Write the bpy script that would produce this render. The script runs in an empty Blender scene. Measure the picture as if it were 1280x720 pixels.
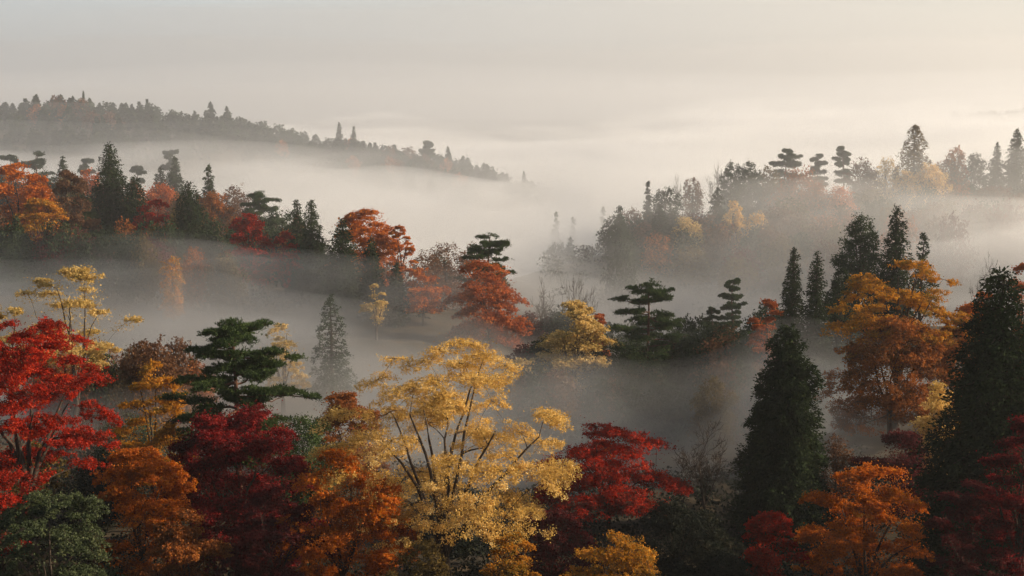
import bpy, math, random
import numpy as np
from mathutils import Vector

sc = bpy.context.scene
col = sc.collection
rad = math.radians

# ------------------------------------------------------------------ camera
F = 1545.0                      # focal length in pixels of the 1280 px wide picture
PITCH = rad(8.83)
ZC = 60.0                       # the lookout stands 60 m above the far plain
cp, sp = math.cos(PITCH), math.sin(PITCH)


def at(px, py, D):
    """world point at forward distance D that the photograph shows at (px, py)"""
    a, b = (px - 640.0) / F, (360.0 - py) / F
    t = D / (cp + b * sp)
    return np.array([a * t, D, ZC + t * (-sp + b * cp)])


cam_d = bpy.data.cameras.new('camera')
cam_d.sensor_width = 36.0
cam_d.lens = 36.0 * F / 1280.0
cam_d.clip_start, cam_d.clip_end = 0.5, 30000
cam = bpy.data.objects.new('camera', cam_d)
cam.location = (0, 0, ZC)
cam.rotation_euler = (math.pi / 2 - PITCH, 0, 0)
col.objects.link(cam)
sc.camera = cam


# ------------------------------------------------------------------ tagging
def tag(o, label=None, cat=None, group=None, kind=None):
    for k, v in (('label', label), ('category', cat), ('group', group), ('kind', kind)):
        if v:
            o[k] = v
    return o


# ------------------------------------------------------------------ materials
def new_mat(name):
    m = bpy.data.materials.new(name)
    m.use_nodes = True
    nt = m.node_tree
    nt.nodes.clear()
    return m, nt, nt.nodes, nt.links


def leaf_mat(name, cols, transl=0.4, rough=0.55, spec=0.25):
    """leaf: colour varies leaf by leaf (attribute rnd) and spray by spray (noise)"""
    m, nt, N, L = new_mat(name)
    out = N.new('ShaderNodeOutputMaterial')
    at_ = N.new('ShaderNodeAttribute'); at_.attribute_name = 'rnd'
    tc = N.new('ShaderNodeTexCoord')
    no = N.new('ShaderNodeTexNoise'); no.inputs['Scale'].default_value = 0.55
    no.inputs['Detail'].default_value = 2.0
    L.new(tc.outputs['Object'], no.inputs['Vector'])
    ma = N.new('ShaderNodeMath'); ma.operation = 'MULTIPLY_ADD'
    L.new(no.outputs['Fac'], ma.inputs[0]); ma.inputs[1].default_value = 1.5; ma.inputs[2].default_value = -0.5
    mx = N.new('ShaderNodeMix'); mx.data_type = 'FLOAT'; mx.inputs['Factor'].default_value = 0.5
    L.new(at_.outputs['Fac'], mx.inputs['A']); L.new(ma.outputs[0], mx.inputs['B'])
    rp = N.new('ShaderNodeValToRGB')
    e = rp.color_ramp.elements
    e[0].position, e[0].color = 0.22, (*cols[0], 1)
    e[1].position, e[1].color = 0.80, (*cols[-1], 1)
    for i, c in enumerate(cols[1:-1]):
        k = e.new(0.22 + 0.58 * (i + 1) / (len(cols) - 1)); k.color = (*c, 1)
    L.new(mx.outputs['Result'], rp.inputs['Fac'])
    df = N.new('ShaderNodeBsdfDiffuse'); L.new(rp.outputs['Color'], df.inputs['Color'])
    tr = N.new('ShaderNodeBsdfTranslucent'); L.new(rp.outputs['Color'], tr.inputs['Color'])
    gl = N.new('ShaderNodeBsdfGlossy'); gl.inputs['Roughness'].default_value = rough
    gl.inputs['Color'].default_value = (0.8, 0.8, 0.8, 1)
    m1 = N.new('ShaderNodeMixShader'); m1.inputs[0].default_value = transl
    L.new(df.outputs[0], m1.inputs[1]); L.new(tr.outputs[0], m1.inputs[2])
    m2 = N.new('ShaderNodeMixShader'); m2.inputs[0].default_value = 0.008 * spec / 0.25
    L.new(m1.outputs[0], m2.inputs[1]); L.new(gl.outputs[0], m2.inputs[2])
    L.new(m2.outputs[0], out.inputs['Surface'])
    return m


def noise_mat(name, c1, c2, scale, rough=0.9, bump=0.3, stretch=(1, 1, 1), coord='Object'):
    m, nt, N, L = new_mat(name)
    out = N.new('ShaderNodeOutputMaterial')
    bs = N.new('ShaderNodeBsdfPrincipled'); bs.inputs['Roughness'].default_value = rough
    bs.inputs['Specular IOR Level'].default_value = 0.2
    tc = N.new('ShaderNodeTexCoord')
    mp = N.new('ShaderNodeMapping'); mp.inputs['Scale'].default_value = stretch
    L.new(tc.outputs[coord], mp.inputs['Vector'])
    no = N.new('ShaderNodeTexNoise'); no.inputs['Scale'].default_value = scale
    no.inputs['Detail'].default_value = 6.0
    L.new(mp.outputs[0], no.inputs['Vector'])
    rp = N.new('ShaderNodeValToRGB')
    rp.color_ramp.elements[0].position, rp.color_ramp.elements[0].color = 0.32, (*c1, 1)
    rp.color_ramp.elements[1].position, rp.color_ramp.elements[1].color = 0.70, (*c2, 1)
    L.new(no.outputs['Fac'], rp.inputs['Fac']); L.new(rp.outputs['Color'], bs.inputs['Base Color'])
    if bump:
        bm = N.new('ShaderNodeBump'); bm.inputs['Strength'].default_value = bump
        L.new(no.outputs['Fac'], bm.inputs['Height']); L.new(bm.outputs[0], bs.inputs['Normal'])
    L.new(bs.outputs[0], out.inputs['Surface'])
    return m


LM = {
    'gold':     leaf_mat('gold_leaves', [(0.52, 0.33, 0.08), (0.78, 0.49, 0.13), (0.90, 0.65, 0.26), (0.95, 0.81, 0.47)], 0.45),
    'palegold': leaf_mat('pale_gold_leaves', [(0.42, 0.3, 0.09), (0.66, 0.44, 0.14), (0.8, 0.6, 0.26), (0.88, 0.74, 0.42)], 0.45),
    'amber':    leaf_mat('amber_leaves', [(0.26, 0.16, 0.025), (0.56, 0.22, 0.016), (0.72, 0.34, 0.03), (0.82, 0.52, 0.1)], 0.45),
    'orange':   leaf_mat('orange_leaves', [(0.32, 0.09, 0.012), (0.60, 0.15, 0.01), (0.76, 0.25, 0.015), (0.84, 0.44, 0.06)], 0.45),
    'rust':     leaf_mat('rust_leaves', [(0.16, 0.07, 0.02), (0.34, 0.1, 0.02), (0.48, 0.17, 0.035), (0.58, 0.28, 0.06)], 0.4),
    'coral':    leaf_mat('coral_leaves', [(0.26, 0.08, 0.025), (0.48, 0.11, 0.03), (0.62, 0.2, 0.05), (0.7, 0.32, 0.09)], 0.42),
    'red':      leaf_mat('red_leaves', [(0.18, 0.022, 0.008), (0.42, 0.02, 0.009), (0.62, 0.048, 0.012), (0.72, 0.19, 0.025)], 0.42),
    'crimson':  leaf_mat('crimson_leaves', [(0.07, 0.008, 0.008), (0.2, 0.01, 0.012), (0.34, 0.02, 0.016), (0.5, 0.06, 0.022)], 0.4),
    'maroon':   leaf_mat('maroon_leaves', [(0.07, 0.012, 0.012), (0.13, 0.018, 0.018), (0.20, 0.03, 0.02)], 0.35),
    'brown':    leaf_mat('brown_leaves', [(0.10, 0.045, 0.022), (0.18, 0.085, 0.04), (0.25, 0.13, 0.06)], 0.35),
    'olive':    leaf_mat('olive_leaves', [(0.09, 0.06, 0.018), (0.16, 0.11, 0.03), (0.26, 0.17, 0.04)], 0.35),
    'cedar':    leaf_mat('cedar_needles', [(0.018, 0.028, 0.014), (0.034, 0.050, 0.022), (0.060, 0.075, 0.028)], 0.2, 0.6, 0.0),
    'fir':      leaf_mat('fir_needles', [(0.030, 0.045, 0.024), (0.050, 0.070, 0.032), (0.080, 0.095, 0.040)], 0.2, 0.6, 0.05),
    'pine':     leaf_mat('pine_needles', [(0.028, 0.050, 0.016), (0.055, 0.088, 0.026), (0.11, 0.14, 0.04)], 0.25),
    'bush':     leaf_mat('bush_leaves', [(0.045, 0.062, 0.028), (0.085, 0.105, 0.045), (0.19, 0.19, 0.085)], 0.3, 0.5, 0.25),
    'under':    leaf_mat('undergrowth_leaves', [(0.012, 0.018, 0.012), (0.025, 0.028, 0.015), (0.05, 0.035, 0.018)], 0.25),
}
BARK = noise_mat('dark_bark', (0.030, 0.022, 0.017), (0.085, 0.062, 0.046), 3.0, 0.9, 0.5, (4, 4, 0.7))
BARK_RED = noise_mat('pine_bark', (0.045, 0.025, 0.018), (0.16, 0.075, 0.045), 3.0, 0.9, 0.6, (3, 3, 0.8))
BARK_GREY = noise_mat('grey_bark', (0.06, 0.05, 0.045), (0.14, 0.12, 0.105), 3.0, 0.9, 0.4, (4, 4, 0.7))
GROUND = noise_mat('forest_floor', (0.022, 0.020, 0.012), (0.075, 0.050, 0.026), 0.35, 0.95, 0.4)


# ------------------------------------------------------------------ mesh helpers
class Tubes:
    def __init__(self):
        self.v, self.f, self.n = [], [], 0

    def add(self, pts, radii, sides=5):
        pts = np.asarray(pts, float); k = len(pts)
        radii = np.broadcast_to(np.asarray(radii, float), (k,))
        tan = np.gradient(pts, axis=0)
        tan /= np.linalg.norm(tan, axis=1, keepdims=True) + 1e-9
        ref = np.where(np.abs(tan[:, 2:3]) > 0.9, np.array([[1.0, 0, 0]]), np.array([[0, 0, 1.0]]))
        u = np.cross(tan, ref); u /= np.linalg.norm(u, axis=1, keepdims=True) + 1e-9
        w = np.cross(tan, u)
        an = np.arange(sides) * 2 * math.pi / sides
        ring = pts[:, None, :] + radii[:, None, None] * (np.cos(an)[None, :, None] * u[:, None, :] + np.sin(an)[None, :, None] * w[:, None, :])
        self.v.append(ring.reshape(-1, 3))
        i = np.arange(k - 1)[:, None] * sides; j = np.arange(sides)[None, :]; j2 = (j + 1) % sides
        q = np.stack([i + j, i + j2, i + sides + j2, i + sides + j], axis=-1).reshape(-1, 4) + self.n
        self.f.append(q)
        self.n += k * sides

    def mesh(self, name):
        return quads_mesh(name, np.concatenate(self.v), np.concatenate(self.f))


def quads_mesh(name, v, f, rnd=None, smooth=True):
    me = bpy.data.meshes.new(name)
    v = np.ascontiguousarray(v, np.float32); f = np.ascontiguousarray(f, np.int32)
    nf = len(f)
    me.vertices.add(len(v)); me.vertices.foreach_set('co', v.ravel())
    me.loops.add(nf * 4); me.loops.foreach_set('vertex_index', f.ravel())
    me.polygons.add(nf)
    me.polygons.foreach_set('loop_start', np.arange(nf, dtype=np.int32) * 4)
    me.update(calc_edges=True)
    if smooth:
        me.polygons.foreach_set('use_smooth', np.ones(nf, bool))
    if rnd is not None:
        a = me.attributes.new('rnd', 'FLOAT', 'FACE')
        a.data.foreach_set('value', np.ascontiguousarray(rnd, np.float32))
    return me


def unit(a):
    return a / (np.linalg.norm(a, axis=-1, keepdims=True) + 1e-9)


def leaves_mesh(name, rng, c, axis, nrm, length, width, rnd):
    """a diamond-shaped leaf at every centre c: its length runs along axis, it faces nrm"""
    axis = unit(axis)
    side = unit(np.cross(nrm, axis))
    up = np.cross(axis, side)
    n = len(c)
    L = (length * rng.uniform(0.7, 1.3, (n, 1))) * 0.5
    W = (width * rng.uniform(0.7, 1.3, (n, 1))) * 0.5
    fold = up * W * 0.25
    v = np.stack([c - axis * L, c + side * W + fold, c + axis * L, c - side * W + fold], axis=1).reshape(-1, 3)
    f = np.arange(n * 4).reshape(n, 4)
    return quads_mesh(name, v, f, rnd, smooth=False)


def bez(p0, p1, p2, n):
    t = np.linspace(0, 1, n)[:, None]
    return (1 - t) ** 2 * p0 + 2 * t * (1 - t) * p1 + t * t * p2


def gauss_ball(rng, n, s):
    """soft-edged ball of unit radius"""
    d = unit(rng.normal(size=(n, 3)))
    return d * (rng.uniform(0, 1, (n, 1)) ** 0.45) * s


# ------------------------------------------------------------------ tree kinds; each returns (trunk mesh, crown mesh)
def make_maple(seed, H, W, N, leaf, cb=0.30, pads=40, flat=0.30, droop=0.35, limbs=6, fork=0.22, thick=1.0,
               padsize=0.30, lean=0.0, peak=0.30, fill=0.35, twigs=True, infill=0.2):
    rng = np.random.default_rng(seed)
    R = W / 2.0
    T = Tubes()
    r0 = 0.020 * H * thick
    fz = fork * H
    fk = np.array([rng.uniform(-.02, .02) * H, rng.uniform(-.02, .02) * H, fz])
    T.add(bez(np.array([0, 0, -0.6]), np.array([rng.uniform(-.03, .03) * H, 0, fz * .5]), fk, 7), np.linspace(r0 * 1.35, r0, 7), 8)
    nodes, nrad = [fk.copy()], [r0]

    def prof(t):
        up = math.sqrt(max(0.0, 1 - (max(0, t - peak) / (1 - peak + 0.02)) ** 2))
        lo = 1.0 if t >= peak else 0.62 + 0.38 * t / peak
        return R * up * lo

    # pads
    P = []
    for i in range(pads):
        for _ in range(8):
            t = rng.uniform(0, 1) ** 0.85
            an = i * 2.399963 + rng.uniform(-.5, .5)
            ro = prof(t) * (fill + (1 - fill) * math.sqrt(rng.uniform()))
            ps = R * padsize * rng.uniform(0.7, 1.25) * (1.0 - 0.25 * t)
            ro = max(0.0, ro - ps * 0.55)
            z = cb * H + t * (1 - cb) * H - ps * flat * 0.8
            p = np.array([ro * math.cos(an) + lean * t * R, ro * math.sin(an), z])
            if all(np.linalg.norm((p - q[0]) * [1, 1, 1.7]) > 0.72 * ps for q in P):
                break
        P.append((p, ps))
    # main limbs
    top = max(p[0][2] for p in P)
    for k in range(limbs):
        an = k * 2 * math.pi / limbs + rng.uniform(-.4, .4)
        up = rng.uniform(0.45, 0.95)
        ro = prof(up) * rng.uniform(0.35, 0.72)
        e = np.array([ro * math.cos(an) + lean * up * R, ro * math.sin(an), cb * H + up * (1 - cb) * H * 0.9])
        mid = fk + (e - fk) * np.array([0.28, 0.28, 0.55]) + rng.normal(size=3) * 0.03 * H
        c = bez(fk, mid, e, 10)
        c[1:-1] += rng.normal(size=(8, 3)) * 0.003 * H
        rr = np.linspace(r0 * 0.62, r0 * 0.14, 10)
        T.add(c, rr, 6)
        nodes += list(c[2:]); nrad += list(rr[2:])
    order = sorted(range(len(P)), key=lambda i: np.linalg.norm(P[i][0] - fk))
    C, A, NR, RN = [], [], [], []
    wts = np.array([p[1] ** 2 for p in P]); wts /= wts.sum()
    for i in order:
        p, ps = P[i]
        nd = np.array(nodes)
        d = np.linalg.norm(nd - p, axis=1) + 2.2 * np.maximum(0, nd[:, 2] - p[2] + .25 * np.linalg.norm((nd - p)[:, :2], axis=1))
        j = int(np.argmin(d))
        s = nd[j]
        c = bez(s, s + (p - s) * np.array([.42, .42, .62]) + np.array([0, 0, .06 * np.linalg.norm(p - s)]), p, 7)
        r1 = min(nrad[j] * 0.75, r0 * 0.30)
        rr = np.linspace(r1, max(r1 * 0.35, 0.012), 7)
        T.add(c, rr, 4)
        nodes += list(c[3:]); nrad += list(rr[3:])
        # sub-clumps of the spray
        m = int(rng.integers(9, 15))
        out2 = unit(np.array([p[0], p[1], 0.0]) + rng.normal(size=3) * 0.15 * R * np.array([1, 1, 0]))
        q = rng.normal(size=(m, 3)); q[:, 2] = 0
        q = unit(q) * np.sqrt(rng.uniform(0, 1, (m, 1))) * ps * 0.85
        q += out2 * (np.abs(rng.normal(size=(m, 1))) * 0.25 * ps)
        rad2 = np.linalg.norm(q[:, :2], axis=1)
        outw = q @ out2
        q[:, 2] = rng.uniform(-.5, .7, m) * flat * ps - droop * np.maximum(0, outw) ** 2 / ps
        for w_ in range(m):
            if twigs:
                T.add(bez(p, p + q[w_] * np.array([.5, .5, .9]) + np.array([0, 0, .05 * ps]), p + q[w_], 4), np.linspace(max(r1 * .3, .012), .006, 4), 3)
        nl = max(4, int(N * wts[i] / m))
        cl = np.repeat(np.arange(m), nl)
        km = 9                                                # small sprigs inside each clump
        sprig = gauss_ball(rng, m * km, 1.0).reshape(m, km, 3) * (ps * rng.uniform(.30, .55, (m, 1, 1))) * np.array([1, 1, max(.45, flat * 1.6)])
        off = sprig[cl, rng.integers(0, km, m * nl)] + rng.normal(size=(m * nl, 3)) * ps * .072 * np.array([1, 1, .7])
        pos = p + q[cl] + off
        pos[:, 2] -= droop * 0.55 * np.maximum(0, (off @ out2)) ** 2 / ps
        C.append(pos)
        nn = np.array([0, 0, 1.0]) + rng.normal(size=(len(pos), 3)) * 0.5 + off / ps * 0.6
        NR.append(unit(nn))
        ax = out2 * 0.6 + rng.normal(size=(len(pos), 3)) * 0.7 + np.array([0, 0, -0.25])
        A.append(ax)
        RN.append(np.clip(rng.normal(0.5, 0.2, len(pos)) + rng.normal(0, .13, (m,))[cl], 0, 1))
    nd = np.array(nodes); nd = nd[nd[:, 2] > cb * H * .9]
    ni = int(N * infill)
    if ni and len(nd):
        pos = nd[rng.integers(0, len(nd), ni)] + rng.normal(size=(ni, 3)) * R * padsize * np.array([.42, .42, .16])
        C.append(pos); NR.append(unit(np.array([0, 0, 1.0]) + rng.normal(size=(ni, 3)) * .5)); A.append(rng.normal(size=(ni, 3)) - [0, 0, .25])
        RN.append(np.clip(rng.normal(.45, .2, ni), 0, 1))
    crown = leaves_mesh('crown', rng, np.concatenate(C), np.concatenate(A), np.concatenate(NR), leaf * 1.25, leaf, np.concatenate(RN))
    return T.mesh('trunk'), crown


def make_conifer(seed, H, W, N, leaf, cb=0.06, pw=0.62, clusters=150, lump=0.21, shell=0.62, wob=0.13, tiptop=0.03, tier=0.0, dome=None, inner=True):
    rng = np.random.default_rng(seed)
    R = W / 2.0
    T = Tubes()
    k = 9
    tz = np.linspace(-0.6, H * (0.97 if dome is None else 0.8), k)
    tp = np.stack([rng.normal(size=k) * .004 * H, rng.normal(size=k) * .004 * H, tz], 1); tp[0, :2] = 0
    T.add(tp, np.linspace(0.020 * H, 0.003 * H, k), 7)
    ph = rng.uniform(0, 6.28, 6)

    def env(t, an):
        w = 1 + wob * (math.sin(3 * an + ph[0] + 4 * t) * .5 + math.sin(2 * an + ph[1] - 7 * t) * .5 + math.sin(19 * t + ph[2] + an) * .5 + .6 * math.sin(37 * t + ph[3] + 2 * an) * .5)
        if dome is not None:
            if t < dome:
                return R * w * (0.60 + 0.40 * math.sin(1.5708 * t / dome))
            return R * w * math.sqrt(max(0.0, 1 - ((t - dome) / (1.02 - dome)) ** 2))
        lo = min(1.0, 0.72 + 0.28 * t / 0.14)
        return R * 1.12 * (max(0.0, 1 - t) ** pw + tiptop) * w * lo

    C, A, NR, RN = [], [], [], []
    cl = []
    tt = np.linspace(0, 1, 200)
    wt_ = np.array([env(q, 0) * (.55 + .45 * (1 - q)) for q in tt]) + 0.20 * R
    cdf = np.cumsum(wt_); cdf /= cdf[-1]
    for i in range(clusters):
        t = float(np.interp((i + rng.uniform()) / clusters, cdf, tt))
        an = i * 2.399963 + rng.uniform(-.8, .8)
        e = env(t, an)
        if tier:
            t = (math.floor(t * tier) + 0.5 + rng.normal() * 0.14) / tier
        rr = e * (shell + (1 - shell) * math.sqrt(rng.uniform()))
        rc = R * lump * ((0.60 + 0.60 * (1 - t)) if dome is None else (1.15 - .3 * t)) * rng.uniform(0.65, 1.25)
        if dome is None:
            rr = max(0, rr - rc * 0.45)
        else:
            rr = max(0, rr - rc * 0.5)
        z = H * (cb + (1 - cb) * t) - rc * 0.3
        cl.append((np.array([rr * math.cos(an), rr * math.sin(an), min(z, H - rc * .4)]), rc))
    for i in range(5 if dome is None else 0):
        cl.append((np.array([rng.normal() * .008 * H, rng.normal() * .008 * H, H * (0.985 - 0.014 * i)]), 0.012 * H + R * .03 * i))
    if dome is None:                                        # inner boughs close the cone
        for i in range(clusters // 2):
            t = (i + rng.uniform()) / (clusters // 2) * .9
            an = i * 2.399963
            e = env(t, an)
            rc = e * .42
            cl.append((np.array([e * .38 * math.cos(an), e * .38 * math.sin(an), H * (cb + (1 - cb) * t)]), rc * (1 if inner else .3)))
    wt = np.array([c[1] ** 2 for c in cl]); wt /= wt.sum()
    for (p, rc), w_ in zip(cl, wt):
        ro = math.hypot(p[0], p[1])
        if ro > 0.12 * R:
            s = np.array([0, 0, min(p[2] + ro * .12, H * .97)])
            if dome is not None:
                s = np.array([0, 0, max(.12 * H, min(p[2] * .62, .7 * H))])
            T.add(bez(s, (s + p) / 2 + np.array([0, 0, .06 * ro]), p, 4), np.linspace(.0045 * H, .0012 * H, 4), 3)
        n = max(4, int(N * w_))
        km = 12
        sp_ = gauss_ball(rng, km, 1.0)
        d = sp_[rng.integers(0, km, n)] + rng.normal(size=(n, 3)) * .24
        pos = p + d * rc * np.array([1.05, 1.05, 0.85])
        outw = unit(np.array([p[0], p[1], 0.01]))
        pos[:, 2] -= (.45 if dome is None else .25) * rc * np.maximum(0, d @ outw) ** 1.5
        C.append(pos)
        NR.append(unit(d + outw * .5 + np.array([0, 0, .45]) + rng.normal(size=(n, 3)) * .45))
        A.append(outw * .7 + d * .5 + rng.normal(size=(n, 3)) * .55 + np.array([0, 0, -.3]))
        RN.append(np.clip(rng.normal(0.5, 0.22, n) + rng.normal(0, .12), 0, 1))
    crown = leaves_mesh('crown', rng, np.concatenate(C), np.concatenate(A), np.concatenate(NR), leaf * (1.7 if dome is None else 1.3), leaf * (.8 if dome is None else 1.0), np.concatenate(RN))
    return T.mesh('trunk'), crown


def make_pine(seed, H, W, N, leaf, tiers=8, cb=0.40, bend=0.03, per=3, thickpad=0.16, topw=0.45, padk=0.25, midw=0.25, rise=0.75, needle=2.5, tj=.34):
    rng = np.random.default_rng(seed)
    R = W / 2.0
    T = Tubes()
    k = 12
    s = np.linspace(0, 1, k)
    b1, b2 = rng.uniform(-1, 1, 2)
    tp = np.stack([bend * H * b1 * np.sin(s * 5 + 1) * s, bend * H * b2 * np.sin(s * 4) * s, -0.6 + s * (H * .96 + .6)], 1)
    T.add(tp, np.linspace(.019 * H, .004 * H, k), 8)

    def trunk_at(z):
        return np.array([np.interp(z, tp[:, 2], tp[:, 0]), np.interp(z, tp[:, 2], tp[:, 1]), z])

    pads = []
    nb = tiers * per
    for i in range(nb):
        ti = i // per
        t = (ti + rng.uniform(-tj, tj)) / (tiers - 0.6)
        t = min(.97, max(0.0, t))
        z = H * (cb + (1 - cb) * t * 0.95)
        if t < midw:
            ln = R * (0.78 + 0.22 * t / midw)
        else:
            ln = R * (1 - (1 - topw) * ((t - midw) / (1 - midw)) ** 1.25)
        an = i * 2.399963 + rng.uniform(-.5, .5)
        l2 = ln * rng.uniform(0.50, 1.08) * (0.75 if t > .95 else 1)
        o = np.array([math.cos(an), math.sin(an), 0])
        st = trunk_at(z - 0.02 * H)
        en = st + o * l2 * .95 + np.array([0, 0, H * rng.uniform(-.015, .03)])
        md = st + o * l2 * .45 + np.array([0, 0, H * rng.uniform(-.03, .01)])
        c = bez(st, md, en, 9); c[1:-1] += rng.normal(size=(7, 3)) * .004 * H
        T.add(c, np.linspace(.0070 * H * (1.1 - .6 * t), .0015 * H, 9), 5)
        sd = np.array([-o[1], o[0], 0])
        for q in range(5):
            fr = .30 + .68 * (q + rng.uniform(0, .6)) / 5
            c0 = c[int(fr * 8)] + sd * rng.uniform(-.20, .20) * l2 * (1.15 - fr) * 1.3 + np.array([0, 0, H * rng.uniform(0, .016)])
            pads.append((c0, R * padk * rng.uniform(.5, 1.05) * (1.15 - .55 * fr) * (.55 + .45 * l2 / R), o))
    pads.append((trunk_at(H * .955), R * padk * .8, np.array([1.0, 0, 0])))
    wt = np.array([p[1] ** 2 for p in pads]); wt /= wt.sum()
    C, A, NR, RN = [], [], [], []
    for (p, ps, o), w_ in zip(pads, wt):
        m = 9
        q = rng.normal(size=(m, 3)); q[:, 2] = 0
        q = unit(q) * np.sqrt(rng.uniform(0, 1, (m, 1))) * ps * .85
        n = max(3, int(N * w_ / m / 5))
        for j in range(m):
            T.add(np.stack([p - [0, 0, .03 * ps], p + q[j] * .6, p + q[j]]), [.0018 * H, .0012 * H, .0006 * H], 3)
        cl = np.repeat(np.arange(m), n)
        off = gauss_ball(rng, m * n, 1.0) * ps * .5 + o * (np.abs(rng.normal(size=(m * n, 1))) * .35 * ps)
        off *= rng.uniform(.55, 1.35, (m, 1))[cl]
        off[:, 2] = np.abs(off[:, 2]) * thickpad * 3.4 - .03 * ps + (rng.normal(size=m) * .10 * ps)[cl]
        base = p + q[cl] + off
        base[:, 2] -= .10 * np.maximum(0, (q[cl] + off) @ o) ** 2 / ps
        # five needles to a tuft
        base = np.repeat(base, 5, axis=0)
        d = unit(rng.normal(size=(len(base), 3)) * .75 + np.array([0, 0, rise]) + o * (.35 + .6 * (.75 - rise)))
        C.append(base + d * leaf * 1.1)
        A.append(d); NR.append(unit(rng.normal(size=(len(base), 3)) + np.array([0, 0, .8])))
        RN.append(np.clip(rng.normal(.5, .22, len(base)) + rng.normal(0, .1), 0, 1))
    crown = leaves_mesh('crown', rng, np.concatenate(C), np.concatenate(A), np.concatenate(NR), leaf * needle, leaf * .62, np.concatenate(RN))
    return T.mesh('trunk'), crown


def make_bare(seed, H, W, depth=5, thick=1.0, limbs=5, upright=0.25, rmin=0.012):
    rng = np.random.default_rng(seed)
    T = Tubes()
    R = W / 2.0

    def grow(p, d, l, r, lev):
        n = 5
        pts = [p]
        for i in range(n - 1):
            d = unit(d + rng.normal(size=3) * .13 + np.array([0, 0, .05]))
            pts.append(pts[-1] + d * l / (n - 1))
        re = max(r * .62, rmin)
        T.add(np.array(pts), np.linspace(r, re, n), 6 if lev == 0 else (4 if lev < 3 else 3))
        if lev >= depth:
            return
        nb = limbs if lev == 0 else int(rng.integers(3, 5))
        for b in range(nb):
            f = 1.0 if b == 0 else rng.uniform(.35, 1.0)
            i = f * (n - 1); i0 = min(int(i), n - 2)
            q = pts[i0] + (pts[i0 + 1] - pts[i0]) * (i - i0)
            sidev = rng.normal(size=3); sidev[2] *= .4
            nd = unit(d * (0.75 if b else 1.0) + unit(sidev) * (rng.uniform(.7, 1.15) if b else .35) + np.array([0, 0, upright * .3]))
            grow(q, nd, l * rng.uniform(.58, .78), max(re * rng.uniform(.55, .8), rmin), lev + 1)
    grow(np.array([0, 0, -.5]), np.array([0, 0, 1.0]), H * .36, .018 * H * thick, 0)
    me = T.mesh('trunk')
    co = np.empty(len(me.vertices) * 3, np.float32); me.vertices.foreach_get('co', co)
    co = co.reshape(-1, 3)
    k = H / co[:, 2].max(); kx = R / np.percentile(np.hypot(co[:, 0], co[:, 1]), 97)
    co *= np.array([kx, kx, k], np.float32)
    me.vertices.foreach_set('co', co.ravel()); me.update()
    return me, None


# ------------------------------------------------------------------ the trees of the photograph
# (kind, px, top py, distance, crown width px, height m, leaf colour, label, group, options)
G_FORE = 'maples in autumn colour on the near slope'
TREES = []


def T_(kind, px, py, D, w, H, c, label, group=None, name=None, **kw):
    TREES.append(dict(kind=kind, px=px, py=py, D=D, w=w, H=H, c=c, label=label, group=group, name=name, kw=kw))


# ---- near slope
T_('maple', 30, 397, 62, 235, 10.5, 'red', 'bright scarlet maple with layered drooping sprays at the left edge', G_FORE,
   pads=58, flat=0.12, droop=0.55, padsize=0.25, cb=0.22, limbs=8, peak=0.22, fill=0.10, seed=3, lean=0.05, infill=.03, dens=.65)
T_('maple', 58, 612, 54, 205, 6.5, 'bush', 'rounded dark green bush with pale flecked leaves below the scarlet maple', 'bushes on the near slope',
   pads=46, flat=0.28, padsize=0.28, dens=0.8, leafpx=1.4, cb=0.05, fork=.05, droop=.8, peak=.3, fill=.3, infill=.04, name='shrub')
T_('maple', -4, 588, 57, 78, 5.5, 'red', 'small vivid red maple squeezed between scarlet maple and green bush', G_FORE, pads=18, flat=.4, padsize=.4)
T_('maple', 172, 554, 62, 140, 8.5, 'orange', 'orange maple between the green bush and the dark crimson maple', G_FORE,
   pads=42, flat=0.34, padsize=0.28, droop=.3, cb=.2)
T_('maple', 292, 505, 68, 225, 12, 'crimson', 'dark crimson maple growing below the large layered pine', G_FORE,
   pads=58, flat=0.34, padsize=0.26, cb=0.12, peak=0.15, droop=.35)
T_('maple', 425, 560, 60, 195, 9, 'orange', 'burnt orange maple with tiered sprays to the left of the golden maple', G_FORE,
   pads=46, flat=0.34, padsize=0.27, cb=0.05, peak=0.2, droop=.5)
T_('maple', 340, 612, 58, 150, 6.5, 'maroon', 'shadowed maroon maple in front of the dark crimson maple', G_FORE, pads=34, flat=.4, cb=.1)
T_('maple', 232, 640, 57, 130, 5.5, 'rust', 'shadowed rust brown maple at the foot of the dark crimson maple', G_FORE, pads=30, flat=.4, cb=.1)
T_('maple', 560, 427, 62, 368, 14, 'gold', 'large golden yellow maple with spreading dark limbs in the middle of the near slope', G_FORE,
   pads=80, flat=0.14, droop=0.65, padsize=0.19, cb=0.34, limbs=10, fork=0.16, peak=0.22, fill=0.10, seed=8, dens=0.46, leafpx=1.35, thick=.9, infill=.04, lean=.06)
T_('maple', 764, 532, 78, 205, 7.6, 'red', 'broad flat topped red maple to the right of the golden maple', G_FORE,
   pads=54, flat=0.15, droop=0.4, padsize=0.27, cb=0.26, peak=0.2, seed=21, infill=.05, dens=.85)
T_('maple', 768, 668, 56, 168, 4.6, 'amber', 'low amber maple with arched sprays below the broad red maple', G_FORE,
   pads=26, flat=0.11, droop=0.7, padsize=0.32, peak=.1, cb=.35, infill=.02, dens=.7)
T_('bare', 888, 520, 84, 100, 7, None, 'leafless dark tree in the misty hollow left of the dark cone shaped conifer', 'leafless trees in the mist', depth=5, bark=BARK, thick=1.3)
T_('conifer', 985, 406, 80, 116, 17, 'cedar', 'dark cone shaped conifer standing alone right of the leafless tree', 'big dark conifers on the near slope',
   clusters=200, lump=0.25, pw=0.45, cb=.03, wob=.22, dens=1.4, leafpx=2.0)
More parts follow.
